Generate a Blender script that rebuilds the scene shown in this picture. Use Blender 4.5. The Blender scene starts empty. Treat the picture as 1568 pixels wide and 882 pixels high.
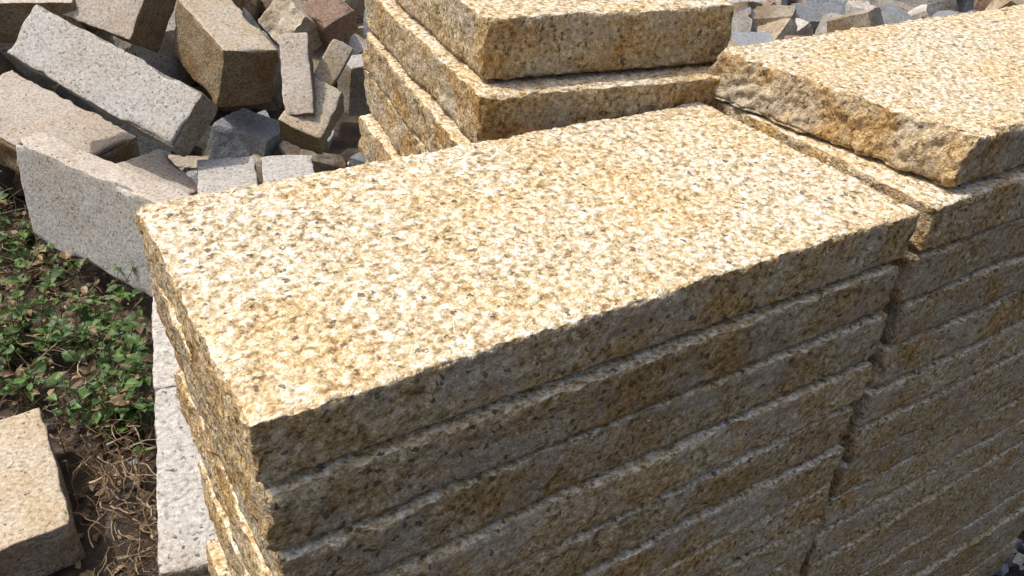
import bpy, numpy as np, math
from mathutils import Matrix, Vector, Euler
H=0.907
rng=np.random.default_rng(7)
# ---------------------------------------------------------------- camera
R=np.array([[0.8486,0.2424,-0.4703],[-0.5250,0.4959,-0.6917],[0.0655,0.8339,0.5481]])
u_,s_,v_=np.linalg.svd(R); R=u_@v_
C=(-0.0756,-0.3573,0.3265+H)
cam=bpy.data.objects.new("camera",bpy.data.cameras.new("camera"));bpy.context.collection.objects.link(cam)
cam.matrix_world=Matrix([[*R[0],C[0]],[*R[1],C[1]],[*R[2],C[2]],[0,0,0,1]])
cam.data.lens=1288/1568*36;cam.data.clip_start=.02;cam.data.clip_end=500
bpy.context.scene.camera=cam
# ---------------------------------------------------------------- light
S=Vector((-.40,.32,.85)).normalized()
w=bpy.data.worlds.new("World");bpy.context.scene.world=w;w.use_nodes=True
nt=w.node_tree;sky=nt.nodes.new('ShaderNodeTexSky');sky.sky_type='NISHITA';sky.sun_disc=False
sky.sun_elevation=math.asin(S.z);sky.sun_rotation=math.atan2(S.x,S.y);sky.dust_density=6.
nt.links.new(sky.outputs[0],nt.nodes['Background'].inputs[0]);nt.nodes['Background'].inputs[1].default_value=.15
l=bpy.data.lights.new('sun','SUN');l.energy=2.95;l.angle=math.radians(1.5);l.color=(1,.95,.87)
o=bpy.data.objects.new('sun',l);o.rotation_euler=S.to_track_quat('Z','Y').to_euler();bpy.context.collection.objects.link(o)
sc=bpy.context.scene;sc.view_settings.view_transform='Standard';sc.view_settings.look='None';sc.view_settings.exposure=0
# ---------------------------------------------------------------- noise
def hsh(ix,iy,iz,seed):
    n=(ix.astype(np.int64)*73856093)^(iy.astype(np.int64)*19349663)^(iz.astype(np.int64)*83492791)^(seed*2654435761)
    n=n&0xffffffff;n=((n^(n>>15))*2246822519)&0xffffffff;n=((n^(n>>13))*3266489917)&0xffffffff;n^=n>>16
    return n/2147483648.-1
def vn(p,f,seed):
    q=p*f+seed*3.17;i=np.floor(q).astype(np.int64);t=q-i;t=t*t*(3-2*t);r=0
    for a in(0,1):
        for b in(0,1):
            for c in(0,1):
                r=r+hsh(i[:,0]+a,i[:,1]+b,i[:,2]+c,seed)*(t[:,0]if a else 1-t[:,0])*(t[:,1]if b else 1-t[:,1])*(t[:,2]if c else 1-t[:,2])
    return r
# ---------------------------------------------------------------- mesh helpers
def box_grid(xs,ys,zs):
    nx,ny,nz=len(xs),len(ys),len(zs);ID=lambda i,j,k:(i*ny+j)*nz+k
    Q=[];A=[]
    def add(a,b,f,ax,flip):
        I,J=np.meshgrid(np.arange(a-1),np.arange(b-1),indexing='ij');I=I.ravel();J=J.ravel()
        q=np.stack([f(I,J),f(I+1,J),f(I+1,J+1),f(I,J+1)],1)
        if flip:q=q[:,::-1]
        Q.append(q);A.append(np.full(len(q),ax))
    add(nx,ny,lambda i,j:ID(i,j,nz-1),2,False);add(nx,ny,lambda i,j:ID(i,j,0),-2,True)
    add(ny,nz,lambda j,k:ID(nx-1,j,k),1,False);add(ny,nz,lambda j,k:ID(0,j,k),1,True)
    add(nz,nx,lambda k,i:ID(i,ny-1,k),1,False);add(nz,nx,lambda k,i:ID(i,0,k),1,True)
    Q=np.concatenate(Q);A=np.concatenate(A);uq,inv=np.unique(Q.ravel(),return_inverse=True)
    k=uq%nz;j=(uq//nz)%ny;i=uq//(nz*ny)
    return np.stack([xs[i],ys[j],zs[k]],1),inv.reshape(-1,4),A
def make_mesh(name,V,Fc,mats,mi=None,smooth=True):
    Fc=np.asarray(Fc);me=bpy.data.meshes.new(name);n=Fc.shape[1]
    me.vertices.add(len(V));me.vertices.foreach_set('co',np.asarray(V,np.float32).ravel())
    me.loops.add(Fc.size);me.loops.foreach_set('vertex_index',Fc.astype(np.int32).ravel())
    me.polygons.add(len(Fc));me.polygons.foreach_set('loop_start',np.arange(0,Fc.size,n,dtype=np.int32))
    if mi is not None:me.polygons.foreach_set('material_index',np.asarray(mi,np.int32))
    me.polygons.foreach_set('use_smooth',np.full(len(Fc),smooth))
    for m in mats:me.materials.append(m)
    me.update(calc_edges=True);me.validate();return me
def link(name,me,loc=(0,0,0),rot=(0,0,0),parent=None):
    o=bpy.data.objects.new(name,me);o.location=loc;o.rotation_euler=rot
    bpy.context.collection.objects.link(o)
    if parent:o.parent=parent
    return o
def axis(h,st,edge=.001):
    n=max(2,int(math.ceil(2*h/st)));a=np.linspace(-h,h,n+1)
    return np.sort(np.concatenate([a,[-h+edge,h-edge]]))
def slab_mesh(name,L,W,T,step,seed,mats,top=1.,side=1.,fz=None,warp=None,chipk=.010):
    hx,hy,hz=L/2,W/2,T/2
    V,Q,A=box_grid(axis(hx,step),axis(hy,step),axis(hz,min(step,fz or step)))
    P=V.copy();sg=np.sign(V)
    def wt(c,h,r):return np.clip(1-(h-np.abs(c))/r,0,1)
    wx,wy,wz=wt(V[:,0],hx,.005),wt(V[:,1],hy,.005),wt(V[:,2],hz,.004)
    Pn=V+seed*1.37
    def sn(s):
        b=vn(Pn,9,s+7)
        return (vn(Pn,5,s)*.0022+vn(Pn,22,s+1)*.0018+vn(Pn,60,s+2)*.0019+vn(Pn,140,s+3)*.0018+np.where(b>.25,(b-.25)*-.007,0))*side
    low=vn(Pn,40,91);chip=np.clip(vn(Pn,22,92)-.4,0,1)
    P[:,0]+=sg[:,0]*wx*sn(11);P[:,1]+=sg[:,1]*wy*sn(21)
    relief=(vn(Pn,140,31)*.0007+vn(Pn,290,32)*.0006-np.abs(vn(Pn,95,34))*.0005+vn(Pn,12,33)*.0004)*top
    bot=V[:,2]<0
    P[:,2]+=np.where(~bot,wz*relief,wz*np.abs(sn(41))*.5)
    ex,ey,ez=wt(V[:,0],hx,.0034),wt(V[:,1],hy,.0034),wt(V[:,2],hz,.0034)
    lx,ly,lz=wt(V[:,0],hx,.009),wt(V[:,1],hy,.009),wt(V[:,2],hz,.009)
    def er(a,b,la,lb,ka,kb):
        e=(a*b)*(.0003+np.abs(low)*.0012+np.abs(vn(Pn,130,93))*.0015)+(la*lb)*chip*chipk
        if kb==2:e=e+np.where(bot,a*b*.0016,0)
        P[:,ka]-=sg[:,ka]*e;P[:,kb]-=sg[:,kb]*e
    er(ex,ez,lx,lz,0,2);er(ey,ez,ly,lz,1,2);er(ex,ey,lx,ly,0,1)
    if warp:P=warp(P)
    return make_mesh(name,P,Q,mats,(A!=2).astype(int))
# ---------------------------------------------------------------- materials
def ramp(nt,stops,interp='LINEAR'):
    r=nt.nodes.new('ShaderNodeValToRGB');r.color_ramp.interpolation=interp;e=r.color_ramp.elements
    while len(e)>1:e.remove(e[0])
    e[0].position=stops[0][0];c=stops[0][1];e[0].color=(*c,1)if hasattr(c,'__len__')else(c,c,c,1)
    for p,c in stops[1:]:
        x=e.new(p);x.color=(*c,1)if hasattr(c,'__len__')else(c,c,c,1)
    return r
def granite(name,grains,blotch,bl_amt=.5,scale=250,dark=.05,bump=.6,bl_scale=9,island=False,dist=.0012,grey=None,var=.15,nmix=.5,ngain=2.6,fine=(.68,1.,1.2),dk=.34):
    m=bpy.data.materials.new(name);m.use_nodes=True;nt=m.node_tree;N=nt.nodes.new;Lk=nt.links.new
    b=nt.nodes['Principled BSDF'];tc=N('ShaderNodeTexCoord');oi=N('ShaderNodeObjectInfo')
    def M(op,a,b_,c=None):
        x=N('ShaderNodeMath');x.operation=op
        for i,v in enumerate((a,b_,c)):
            if v is None:continue
            if isinstance(v,(int,float)):x.inputs[i].default_value=v
            else:Lk(v,x.inputs[i])
        return x.outputs[0]
    ad=N('ShaderNodeVectorMath');ad.operation='MULTIPLY_ADD';Lk(oi.outputs['Random'],ad.inputs[0]);ad.inputs[1].default_value=(7,9,11);Lk(tc.outputs['Object'],ad.inputs[2])
    dn=N('ShaderNodeTexNoise');dn.inputs['Scale'].default_value=scale*.9;dn.inputs['Detail'].default_value=2;Lk(ad.outputs[0],dn.inputs['Vector'])
    dd=N('ShaderNodeVectorMath');dd.operation='MULTIPLY_ADD';Lk(dn.outputs['Color'],dd.inputs[0]);dd.inputs[1].default_value=(2.2/scale,)*3;Lk(ad.outputs[0],dd.inputs[2])
    v=N('ShaderNodeTexVoronoi');v.inputs['Scale'].default_value=scale;Lk(dd.outputs[0],v.inputs['Vector'])
    s=N('ShaderNodeSeparateColor');Lk(v.outputs['Color'],s.inputs[0])
    n1=N('ShaderNodeTexNoise');n1.inputs['Scale'].default_value=scale*.75;n1.inputs['Detail'].default_value=4;n1.inputs['Roughness'].default_value=.6;Lk(ad.outputs[0],n1.inputs['Vector'])
    nn=M('MULTIPLY_ADD',n1.outputs[0],ngain*nmix,(.5-ngain/2)*nmix)
    fac=M('MULTIPLY_ADD',s.outputs[0],1-nmix,nn)
    g=ramp(nt,grains);Lk(fac,g.inputs[0])
    v2=N('ShaderNodeTexNoise');v2.inputs['Scale'].default_value=scale*2.2;v2.inputs['Detail'].default_value=3;v2.inputs['Roughness'].default_value=.7;Lk(ad.outputs[0],v2.inputs['Vector'])
    r2=ramp(nt,[(.3,fine[0]),(.5,fine[1]),(.7,fine[2])]);Lk(v2.outputs[0],r2.inputs[0])
    mu=N('ShaderNodeMix');mu.data_type='RGBA';mu.blend_type='MULTIPLY';mu.inputs[0].default_value=1;Lk(g.outputs[0],mu.inputs[6]);Lk(r2.outputs[0],mu.inputs[7])
    bn=N('ShaderNodeTexNoise');bn.inputs['Scale'].default_value=bl_scale;bn.inputs['Detail'].default_value=6;bn.inputs['Roughness'].default_value=.65;Lk(ad.outputs[0],bn.inputs['Vector'])
    br=ramp(nt,[(.42,0.),(.62,bl_amt)]);Lk(bn.outputs[0],br.inputs[0])
    m1=N('ShaderNodeMix');m1.data_type='RGBA';m1.blend_type='MULTIPLY';Lk(br.outputs[0],m1.inputs[0]);Lk(mu.outputs[2],m1.inputs[6]);m1.inputs[7].default_value=(*blotch,1)
    out=m1.outputs[2]
    if grey:
        gn=N('ShaderNodeTexNoise');gn.inputs['Scale'].default_value=grey[1];gn.inputs['Detail'].default_value=5;gn.inputs['Roughness'].default_value=.7
        mp=N('ShaderNodeMapping');mp.inputs['Location'].default_value=(5,3,1);Lk(ad.outputs[0],mp.inputs[0]);Lk(mp.outputs[0],gn.inputs['Vector'])
        gr=ramp(nt,[(.46,0.),(.62,grey[2])]);Lk(gn.outputs[0],gr.inputs[0])
        gm=N('ShaderNodeMix');gm.data_type='RGBA';gm.blend_type='MULTIPLY';gm.inputs[0].default_value=1;gm.inputs[6].default_value=(*grey[0],1);Lk(r2.outputs[0],gm.inputs[7])
        m2=N('ShaderNodeMix');m2.data_type='RGBA';Lk(gr.outputs[0],m2.inputs[0]);Lk(out,m2.inputs[6]);Lk(gm.outputs[2],m2.inputs[7]);out=m2.outputs[2]
    v3=N('ShaderNodeTexVoronoi');v3.inputs['Scale'].default_value=scale*.6;Lk(dd.outputs[0],v3.inputs['Vector'])
    s3=N('ShaderNodeSeparateColor');Lk(v3.outputs['Color'],s3.inputs[0])
    lt=M('LESS_THAN',s3.outputs[1],dark);l2=M('LESS_THAN',v3.outputs['Distance'],dk)
    mm=M('MULTIPLY',M('MULTIPLY',lt,l2),.8)
    m3=N('ShaderNodeMix');m3.data_type='RGBA';Lk(mm,m3.inputs[0]);Lk(out,m3.inputs[6]);m3.inputs[7].default_value=(.07,.052,.038,1)
    hs=N('ShaderNodeHueSaturation');mr=N('ShaderNodeMapRange');mr.inputs[3].default_value=1-var;mr.inputs[4].default_value=1+var*.6
    if island:
        ge=N('ShaderNodeNewGeometry');Lk(ge.outputs['Random Per Island'],mr.inputs[0])
    else:Lk(oi.outputs['Random'],mr.inputs[0])
    Lk(mr.outputs[0],hs.inputs['Value']);Lk(m3.outputs[2],hs.inputs['Color']);Lk(hs.outputs[0],b.inputs['Base Color'])
    b.inputs['Roughness'].default_value=.68;b.inputs['Specular IOR Level'].default_value=.3
    hh=M('MULTIPLY_ADD',v.outputs['Distance'],-.25,n1.outputs[0])
    bp=N('ShaderNodeBump');bp.inputs['Strength'].default_value=bump;bp.inputs['Distance'].default_value=dist;Lk(hh,bp.inputs['Height']);Lk(bp.outputs[0],b.inputs['Normal'])
    return m
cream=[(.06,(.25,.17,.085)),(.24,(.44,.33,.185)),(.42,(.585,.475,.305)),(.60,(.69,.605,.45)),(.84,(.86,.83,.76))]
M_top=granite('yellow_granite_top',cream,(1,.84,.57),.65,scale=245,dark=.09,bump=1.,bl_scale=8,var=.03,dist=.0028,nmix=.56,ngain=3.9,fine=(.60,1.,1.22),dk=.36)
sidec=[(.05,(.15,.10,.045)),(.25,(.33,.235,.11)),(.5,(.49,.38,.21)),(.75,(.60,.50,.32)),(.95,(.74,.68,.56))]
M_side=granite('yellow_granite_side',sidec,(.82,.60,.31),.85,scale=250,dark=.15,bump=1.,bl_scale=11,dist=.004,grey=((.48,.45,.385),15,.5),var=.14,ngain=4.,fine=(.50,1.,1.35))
greyc=[(.05,(.20,.19,.18)),(.35,(.41,.395,.37)),(.75,(.53,.515,.48)),(1,(.65,.64,.61))]
M_grey=granite('grey_granite',greyc,(.95,.87,.76),.6,scale=200,dark=.1,bump=.6,bl_scale=7,dist=.002,var=.1,ngain=3.4)
M_greyside=granite('grey_granite_rough',[(0,(.14,.12,.095)),(.5,(.29,.26,.21)),(1,(.43,.40,.35))],(.75,.6,.42),.7,scale=200,dark=.1,bump=1,bl_scale=10,dist=.004,var=.15)
tanc=[(.05,(.27,.21,.14)),(.4,(.44,.375,.28)),(.75,(.54,.485,.39)),(1,(.64,.60,.53))]
M_tan=granite('tan_granite',tanc,(.86,.70,.48),.6,scale=190,dark=.08,bump=.7,bl_scale=8,dist=.002,var=.1,ngain=3.2)
M_tanside=granite('tan_granite_rough',[(0,(.12,.09,.05)),(.5,(.27,.21,.125)),(1,(.40,.34,.25))],(.7,.5,.3),.8,scale=190,dark=.12,bump=1,bl_scale=10,dist=.004,var=.12)
M_pale=granite('pale_granite',[(.05,(.28,.24,.19)),(.5,(.47,.42,.36)),(1,(.62,.575,.515))],(.92,.80,.68),.6,scale=190,dark=.07,bump=.6,bl_scale=6,dist=.002,var=.1,ngain=3.2)
R_grey=granite('rubble_grey',greyc,(.6,.53,.42),.8,scale=150,dark=.08,bump=.8,bl_scale=5,island=True,dist=.003,var=.5)
R_tan=granite('rubble_tan',tanc,(.55,.42,.27),.8,scale=150,dark=.08,bump=.8,bl_scale=5,island=True,dist=.003,var=.5)
R_red=granite('rubble_brown',[(0,(.16,.10,.07)),(.5,(.26,.17,.12)),(1,(.36,.27,.2))],(.7,.6,.5),.7,scale=150,dark=.1,bump=.8,bl_scale=5,island=True,dist=.003,var=.3)
R_blue=granite('rubble_bluegrey',[(0,(.15,.16,.17)),(.5,(.25,.27,.29)),(1,(.38,.40,.42))],(.7,.7,.7),.7,scale=150,dark=.1,bump=.8,bl_scale=5,island=True,dist=.003,var=.3)
# ---------------------------------------------------------------- stacks
def empty(name,loc,rz=0):
    e=bpy.data.objects.new(name,None);e.location=loc;e.rotation_euler=(0,0,rz);bpy.context.collection.objects.link(e);return e
T=.0503;P_=.0533
st=empty('granite_slab_stack',(0,0,0))
offs=[(0,0,0),(.001,-.006,.000),(.007,-.010,-.002),(0.003,-.013,.002),(.009,-.015,.000),(.005,-.019,.002),(.010,-.019,.0)]
for i in range(17):
    dx,dy,rz=offs[i] if i<7 else (rng.uniform(-.002,.008),-.020-rng.uniform(0,.006),rng.uniform(-.004,.004))
    L=.598 if i==0 else .594+rng.uniform(-.012,.002)-dx;W=.288 if i==0 else .292
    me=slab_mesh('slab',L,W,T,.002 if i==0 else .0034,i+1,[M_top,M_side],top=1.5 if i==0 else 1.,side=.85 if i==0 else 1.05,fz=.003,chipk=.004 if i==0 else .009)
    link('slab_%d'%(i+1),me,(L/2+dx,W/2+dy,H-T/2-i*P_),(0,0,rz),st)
st2=empty('granite_slab_stack',(.610,-.002,0))
def brk(P):
    w=np.clip(1-(P[:,0]+.315)/.08,0,1);y=(P[:,1]+.145)/.29
    q=P.copy()*1.+55
    z=(P[:,2]+.026)/.052
    rag=vn(q,14,5)*.004+vn(q,34,6)*.005+vn(q,90,8)*.0045+vn(q,200,9)*.003
    P[:,0]+=w*(.044*(1-y)*1.0+ (z-.5)*.016+rag+.002)
    c=np.clip(1-np.abs(y-.62)/.2,0,1)*w;P[:,0]+=c*.010*z
    return P
for i in range(18):
    if i==0:
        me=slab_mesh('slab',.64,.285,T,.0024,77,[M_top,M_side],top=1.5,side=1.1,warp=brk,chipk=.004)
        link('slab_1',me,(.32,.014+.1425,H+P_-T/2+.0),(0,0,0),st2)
    else:
        L=.66+rng.uniform(-.008,.008);dy=-.0012*i+(i%2)*.002+rng.uniform(-.003,.003)
        if i==1:dy=.0
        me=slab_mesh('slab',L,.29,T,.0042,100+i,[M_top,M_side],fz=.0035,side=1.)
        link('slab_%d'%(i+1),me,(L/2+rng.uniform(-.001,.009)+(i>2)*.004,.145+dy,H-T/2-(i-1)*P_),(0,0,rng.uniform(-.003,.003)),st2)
st3=empty('granite_slab_stack',(.353,.353,0),math.radians(-8.5))
z=H+.094
for i in range(16):
    t=.065 if i==0 else .0570
    if i==15:t=z-.001
    L,W=(.30,.40)if i==0 else (.335+rng.uniform(-.01,.01),.43+rng.uniform(-.015,.015))
    x0,y0=(0,0)if i==0 else((-.017,-.032)if i==1 else(-.02+rng.uniform(-.016,.012),-.03+rng.uniform(-.01,.006)))
    if z-t<0:break
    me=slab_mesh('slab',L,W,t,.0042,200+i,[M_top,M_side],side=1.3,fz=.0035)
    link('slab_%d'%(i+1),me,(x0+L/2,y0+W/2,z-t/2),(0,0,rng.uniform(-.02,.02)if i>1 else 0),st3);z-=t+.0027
st4=empty('grey_slab_stack',(-.045,.315,0),math.radians(-11.5))
for j in range(2):
  for i in range(6):
    me=slab_mesh('slab',.30,.318,.074,.006,300+i+j*10,[M_grey,M_greyside],side=.6,top=.8,chipk=.004)
    link('slab_%d_%d'%(j+1,i+1),me,(.15+rng.uniform(-.003,.003),.16+j*.320,.455-.037-i*.0755-j*.001),(0,0,0),st4)
# ---------------------------------------------------------------- large rubble blocks
rngb=np.random.default_rng(3)
def block(name,c,e,d,mats,seed,step=.009,rough=1.,sk=1.):
    hx,hy,hz=[k/2 for k in d]
    V,Q,A=box_grid(axis(hx,step,.003),axis(hy,step,.003),axis(hz,step,.003))
    P=V.copy();sg=np.sign(V);Pn=V+seed*2.11
    W=[np.clip(1-(h-np.abs(V[:,k]))/.014,0,1)for k,h in enumerate((hx,hy,hz))]
    for k in range(3):
        amp=rough*(.3 if k==2 else 1)
        P[:,k]+=sg[:,k]*W[k]*(vn(Pn,6,k+1)*.004+vn(Pn,22,k+5)*.003+vn(Pn,60,k+9)*.0018)*amp
    ch=np.clip(vn(Pn,10,20)-.25,0,1)*.034+np.abs(vn(Pn,35,21))*.003+.0005
    for a,b in((0,1),(0,2),(1,2)):
        ee=(W[a]*W[b])**2*ch;P[:,a]-=sg[:,a]*ee;P[:,b]-=sg[:,b]*ee
    P[:,0]+=P[:,1]*rngb.uniform(-.06,.06)*sk;P[:,1]+=P[:,0]*rngb.uniform(-.04,.04)*sk
    return link(name,make_mesh(name,P,Q,mats,(np.abs(A)!=2).astype(int)),c,e)
G=[M_grey,M_greyside];TN=[M_tan,M_tanside];PK=[M_pale,M_tanside]
block('granite_kerb_block',(.201,1.957,.419),(.777,.217,-.996),(.558,.157,.09),G,1)
block('granite_slab_block',(.015,2.262,.186),(.118,.177,-1.028),(.503,.250,.1),PK,2)
block('granite_slab_block',(.095,1.60,.215),(math.radians(86),0,-1.107),(.56,.26,.08),[M_grey,M_pale],3)
block('granite_block',(.558,2.229,.373),(.252,.124,.196),(.171,.31,.187),TN,4,rough=1.3)
block('granite_block',(.335,2.515,.464),(1.009,.084,-.944),(.27,.204,.137),[M_pale,M_tanside],5)
block('granite_kerb_block',(.689,1.943,.372),(.814,-.14,-.477),(.085,.25,.061),PK,6)
block('granite_block',(.706,1.889,.273),(.538,.316,-.722),(.128,.186,.092),[M_tan,M_tanside],7,rough=1.4)
block('granite_block',(.985,2.175,.231),(.05,.05,.1),(.15,.1,.17),G,8)
block('granite_block',(.373,1.594,.205),(.03,0,-.26),(.142,.25,.12),G,9)
block('granite_block',(.517,1.555,.205),(0,.03,-.24),(.132,.25,.12),G,10)
block('granite_block',(.245,1.79,.155),(.12,-.1,.12),(.13,.25,.12),PK,11)
block('granite_block',(.588,2.14,.1),(.2,.1,.8),(.18,.18,.14),[R_blue,R_blue],12)
block('granite_slab_block',(-.315,.935,.055),(0,0,.098),(.36,.32,.10),[M_tan,M_greyside],13)
block('granite_kerb_block',(.775,1.96,.35),(.75,.45,-.62),(.06,.24,.06),[M_tan,M_tanside],14)
block('granite_block',(.86,2.45,.36),(.5,.5,.5),(.16,.15,.13),[R_tan,R_tan],15,rough=3)
block('granite_block',(.10,2.75,.42),(.3,-.1,-.6),(.42,.22,.14),PK,16)
block('granite_block',(.66,2.75,.46),(.2,.3,.4),(.24,.16,.14),[M_tan,M_tanside],17,rough=1.4)
block('granite_block',(-.25,2.45,.26),(.2,.2,-1.2),(.4,.2,.14),G,18)
block('granite_block',(.97,2.42,.38),(.4,-.4,.2),(.13,.13,.12),[R_red,R_red],19,rough=2)
# ---------------------------------------------------------------- rubble pile (one mesh)
def rubble(name,boxes,mats,step=.03):
    VV=[];QQ=[];MM=[];n=0
    for k,(c,e,d,mi) in enumerate(boxes):
        hx,hy,hz=[v/2 for v in d]
        st_=max(step,max(d)/9)
        V,Q,A=box_grid(axis(hx,st_,.006),axis(hy,st_,.006),axis(hz,st_,.006))
        P=V.copy();Pn=V+k*1.93
        r=V/np.array([hx,hy,hz]);co=np.clip((np.abs(r).sum(1)-1.9),0,2)
        P*=(1-co*.07*(1+vn(Pn,9,3)))[:,None]
        for a in range(3):P[:,a]+=vn(Pn,12,a+1)*.006+vn(Pn,40,a+5)*.003
        P[:,0]+=P[:,2]*rngb.uniform(-.25,.25);P[:,1]+=P[:,0]*rngb.uniform(-.2,.2)
        Mx=np.array(Euler(e).to_matrix());P=P@Mx.T+np.array(c)
        VV.append(P);QQ.append(Q+n);MM.append(np.full(len(Q),mi));n+=len(P)
    me=make_mesh(name,np.concatenate(VV),np.concatenate(QQ),mats,np.concatenate(MM),smooth=False)
    return link(name,me)
bx=[]
def addb(x,y,z0,zmax,sz,n,tilt=.5,cols=(0,0,0,0,0,1,1,1,1,3)):
    for _ in range(n):
        px,py=rngb.uniform(*x),rngb.uniform(*y);d=rngb.uniform(.5,1.3,3)*sz*np.array([1.5,1,.8])
        bx.append(((px,py,rngb.uniform(z0,zmax)),tuple(rngb.uniform(-tilt,tilt,2))+(rngb.uniform(0,6.3),),tuple(d),int(rngb.choice(cols))))
addb((.2,1.1),(1.5,2.5),-.02,.03,.12,26,.3,(1,0,3,3))
addb((.40,.95),(1.75,2.35),.0,.12,.09,20,.5,(1,1,3,3,0))
addb((-.9,.1),(2.3,3.0),0,.08,.15,22)
addb((-.8,1.3),(2.75,4.2),0,.30,.24,90)
addb((1.1,2.6),(1.9,4.5),0,.26,.19,110)
addb((2.4,6),(1.7,6),0,.28,.22,230,.5,(0,0,1,1,2,3,3))
addb((-2,2.5),(4,6.5),0,.4,.26,130)
addb((2.2,4.6),(1.4,3.8),0,.24,.17,260,.6,(0,0,1,1,2,3,3))
rubble('stone_rubble_pile',bx,[R_grey,R_tan,R_red,R_blue])
# ---------------------------------------------------------------- ground
def gax(c0,c1,stp):
    a=np.arange(c0,c1,stp);g=np.cumsum(1.25**np.arange(1,24)*stp)
    return np.concatenate([c0-g[::-1],a,a[-1]+g])
xs=gax(-1.2,2.2,.02);ys=gax(-.6,3.,.02)
X,Y=np.meshgrid(xs,ys,indexing='ij');V=np.stack([X.ravel(),Y.ravel(),0*X.ravel()],1)
V[:,2]=vn(V,3,1)*.012+vn(V,14,2)*.010+vn(V,40,3)*.006-.014
nx,ny=X.shape;I,J=np.meshgrid(np.arange(nx-1),np.arange(ny-1),indexing='ij');I=I.ravel();J=J.ravel()
Q=np.stack([I*ny+J,(I+1)*ny+J,(I+1)*ny+J+1,I*ny+J+1],1)
m=bpy.data.materials.new('soil');m.use_nodes=True;nt=m.node_tree;b=nt.nodes['Principled BSDF']
tc=nt.nodes.new('ShaderNodeTexCoord');n=nt.nodes.new('ShaderNodeTexNoise');n.inputs['Scale'].default_value=14;n.inputs['Detail'].default_value=9;n.inputs['Roughness'].default_value=.7
nt.links.new(tc.outputs['Object'],n.inputs['Vector']);r=ramp(nt,[(.3,(.03,.022,.015)),(.5,(.07,.052,.036)),(.7,(.16,.125,.09))]);nt.links.new(n.outputs[0],r.inputs[0]);nt.links.new(r.outputs[0],b.inputs['Base Color']);b.inputs['Roughness'].default_value=.95
bp=nt.nodes.new('ShaderNodeBump');bp.inputs['Distance'].default_value=.02;nt.links.new(n.outputs[0],bp.inputs['Height']);nt.links.new(bp.outputs[0],b.inputs['Normal'])
link('ground',make_mesh('ground',V,Q,[m]))
gb=[]
for _ in range(2600):
    s=rngb.uniform(.008,.022);gb.append(((rngb.uniform(1.2,2.4),rngb.uniform(-.5,1.0),rngb.uniform(-.005,.012)),tuple(rngb.uniform(0,6,3)),(s*1.5,s,s*.8),int(rngb.choice([0,3]))))
for _ in range(450):
    s=rngb.uniform(.004,.014);gb.append(((rngb.uniform(-.8,.3),rngb.uniform(.3,2.4),rngb.uniform(-.01,.003)),tuple(rngb.uniform(0,6,3)),(s*1.5,s,s*.8),int(rngb.choice([2,1,2,3]))))
cube=np.array([[x,y,z]for x in(-1,1)for y in(-1,1)for z in(-1,1)],float)*.5
cq=np.array([[0,1,3,2],[4,6,7,5],[0,4,5,1],[2,3,7,6],[0,2,6,4],[1,5,7,3]])
VV=[];QQ=[];MM=[]
for k,(c,e,d,mi) in enumerate(gb):
    VV.append((cube*(1+rngb.uniform(-.35,.25,(8,3))))*np.array(d)@np.array(Euler(e).to_matrix()).T+np.array(c));QQ.append(cq+8*k);MM+= [mi]*6
link('gravel',make_mesh('gravel',np.concatenate(VV),np.concatenate(QQ),[R_grey,R_tan,R_red,R_blue],MM,smooth=False))
# ---------------------------------------------------------------- weeds
def leafmat(name,c0,c1,tr=.3):
    m=bpy.data.materials.new(name);m.use_nodes=True;nt=m.node_tree;b=nt.nodes['Principled BSDF']
    g=nt.nodes.new('ShaderNodeNewGeometry');r=ramp(nt,[(0,c0),(1,c1)]);nt.links.new(g.outputs['Random Per Island'],r.inputs[0]);nt.links.new(r.outputs[0],b.inputs['Base Color']);b.inputs['Roughness'].default_value=.5
    t=nt.nodes.new('ShaderNodeBsdfTranslucent');nt.links.new(r.outputs[0],t.inputs[0]);mx=nt.nodes.new('ShaderNodeMixShader');mx.inputs[0].default_value=tr
    nt.links.new(b.outputs[0],mx.inputs[1]);nt.links.new(t.outputs[0],mx.inputs[2]);nt.links.new(mx.outputs[0],nt.nodes['Material Output'].inputs[0]);return m
M_leaf=leafmat('weed_leaf',(.035,.08,.018),(.15,.26,.06));M_stem=leafmat('weed_stem',(.09,.09,.035),(.2,.15,.08),0)
M_dry=leafmat('dry_leaf',(.10,.06,.03),(.32,.22,.11),.1);M_twig=leafmat('dry_twig',(.09,.055,.03),(.32,.22,.12),0)
rp=np.random.default_rng(11)
def tube(pts,r0,r1,VV,QQ,MM,mi,cnt):
    pts=np.array(pts);n=len(pts)
    for k,p in enumerate(pts):
        d=pts[min(k+1,n-1)]-pts[max(k-1,0)];d/=np.linalg.norm(d)+1e-9
        a=np.cross(d,[.3,.2,1]);a/=np.linalg.norm(a)+1e-9;b=np.cross(d,a);r=r0+(r1-r0)*k/(n-1)
        for t in range(3):
            th=t*2.094;VV.append(p+r*(math.cos(th)*a+math.sin(th)*b))
    for k in range(n-1):
        for t in range(3):
            u=(t+1)%3;QQ.append([cnt+k*3+t,cnt+k*3+u,cnt+k*3+3+u,cnt+k*3+3+t]);MM.append(mi)
    return cnt+n*3
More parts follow.
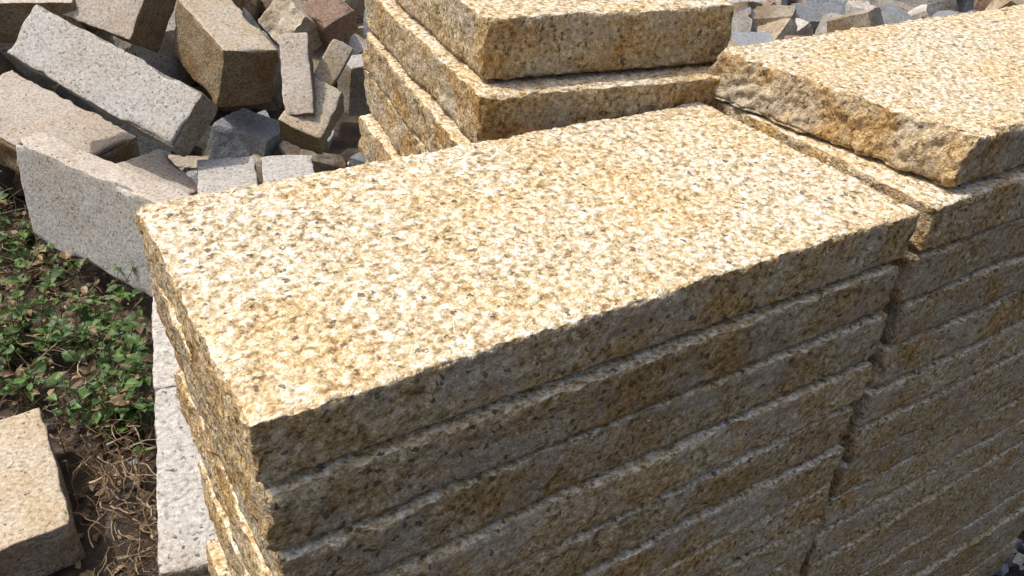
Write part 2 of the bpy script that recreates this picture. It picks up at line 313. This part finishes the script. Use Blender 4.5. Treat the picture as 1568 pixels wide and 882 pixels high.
def leaf(p,d,s,VV,QQ,MM,mi,cnt):
    d=d/np.linalg.norm(d);sd=np.cross(d,[0,0,1]);sd/=np.linalg.norm(sd)+1e-6
    sd=sd+rp.normal(0,.35,3);up=np.cross(sd,d);wd=s*rp.uniform(.24,.34);fold=up*s*.08
    m1=p+d*s*.3;m2=p+d*s*.68-up*s*.06;tip=p+d*s-up*s*.2
    pts=[p,m1-sd*wd+fold,m1,m1+sd*wd+fold,m2-sd*wd*.8+fold,m2,m2+sd*wd*.8+fold,tip]
    VV.extend(pts);c=cnt
    QQ.extend([[c,c+2,c+1,c+1],[c,c+3,c+2,c+2],[c+1,c+2,c+5,c+4],[c+2,c+3,c+6,c+5],[c+4,c+5,c+7,c+7],[c+5,c+6,c+7,c+7]]);MM.extend([mi]*6)
    return c+8
def finish(name,VV,QQ,MM,mats):
    me=bpy.data.meshes.new(name);me.from_pydata([tuple(v)for v in VV],[],[tuple(dict.fromkeys(q))for q in QQ])
    for m in mats:me.materials.append(m)
    me.polygons.foreach_set('material_index',MM);me.update();return link(name,me)
def weed(name,x,y,h,ns,dens=1.):
    VV=[];QQ=[];MM=[];c=0
    for _ in range(ns):
        az=rp.uniform(0,6.28);ln=h*rp.uniform(.6,1.4);lean=rp.uniform(.2,1.1);pts=[]
        p=np.array([x+rp.normal(0,.02),y+rp.normal(0,.02),-.01]);d=np.array([math.cos(az)*lean,math.sin(az)*lean,1.]);d/=np.linalg.norm(d)
        for k in range(8):
            pts.append(p.copy());p=p+d*ln/7;d=d+rp.normal(0,.14,3)+np.array([0,0,-.06]);d/=np.linalg.norm(d)
        c=tube(pts,.0016,.0007,VV,QQ,MM,1,c)
        dry=rp.random()<.15
        for k in range(2,8):
            for _ in range(rp.poisson(2.4*dens)):
                a=rp.uniform(0,6.28);ld=np.array([math.cos(a),math.sin(a),rp.uniform(-.1,.7)])
                c=leaf(pts[k]+rp.normal(0,.002,3),ld,rp.uniform(.010,.038)*(1.1-.05*k),VV,QQ,MM,2 if dry or rp.random()<.06 else 0,c)
    finish(name,VV,QQ,MM,[M_leaf,M_stem,M_dry])
# clumped weeds with bare soil between
cl=[(-.24,2.0),(-.10,1.85),(-.26,1.62),(-.12,1.5),(.0,1.42),(-.2,1.38),(-.03,1.2),(.0,1.1)]
pl=[(cx+rp.normal(0,.035),cy+rp.normal(0,.05))for cx,cy in cl for _ in range(4)]
pl+=[(-.45,1.3),(-.4,1.5),(-.5,1.8),(.62,1.5),(.03,1.17)]
for x,y in pl:weed('weed_plant',x,y,rp.uniform(.10,.20),rp.integers(4,8))
weed('weed_plant',.2,1.66,.24,2,.8)
VV=[];QQ=[];MM=[];c=0
for q in range(620):
    y=rp.uniform(.5,1.2)if q<330 else rp.uniform(1.15,2.1)
    x=rp.normal(-.05,.035)if q<330 else rp.normal(-.12,.09)
    p=np.array([x,y,rp.uniform(0,.08)]);d=rp.normal(0,1,3)*np.array([.7 if q<330 else 1,1,.5]);pts=[]
    st_=rp.uniform(.006,.014 if q<330 else .022)
    for k in range(10):
        pts.append(p.copy());d/=np.linalg.norm(d);p=p+d*st_;d=d+rp.normal(0,.35,3);p[2]=max(p[2],.0)
        if q<330 and p[1]<1.13:p[0]=max(p[0],-.122)
    c=tube(pts,rp.uniform(.0006,.0022),.0005,VV,QQ,MM,0,c)
finish('dry_roots',VV,QQ,MM,[M_twig])
VV=[];QQ=[];MM=[];c=0
for _ in range(1400):
    p=np.array([rp.uniform(-.6,.15),rp.uniform(.35,2.3),rp.uniform(0,.012)]);a=rp.uniform(0,6.28)
    c=leaf(p,np.array([math.cos(a),math.sin(a),rp.uniform(-.1,.3)]),rp.uniform(.008,.028),VV,QQ,MM,0,c)
finish('leaf_litter',VV,QQ,MM,[M_dry])
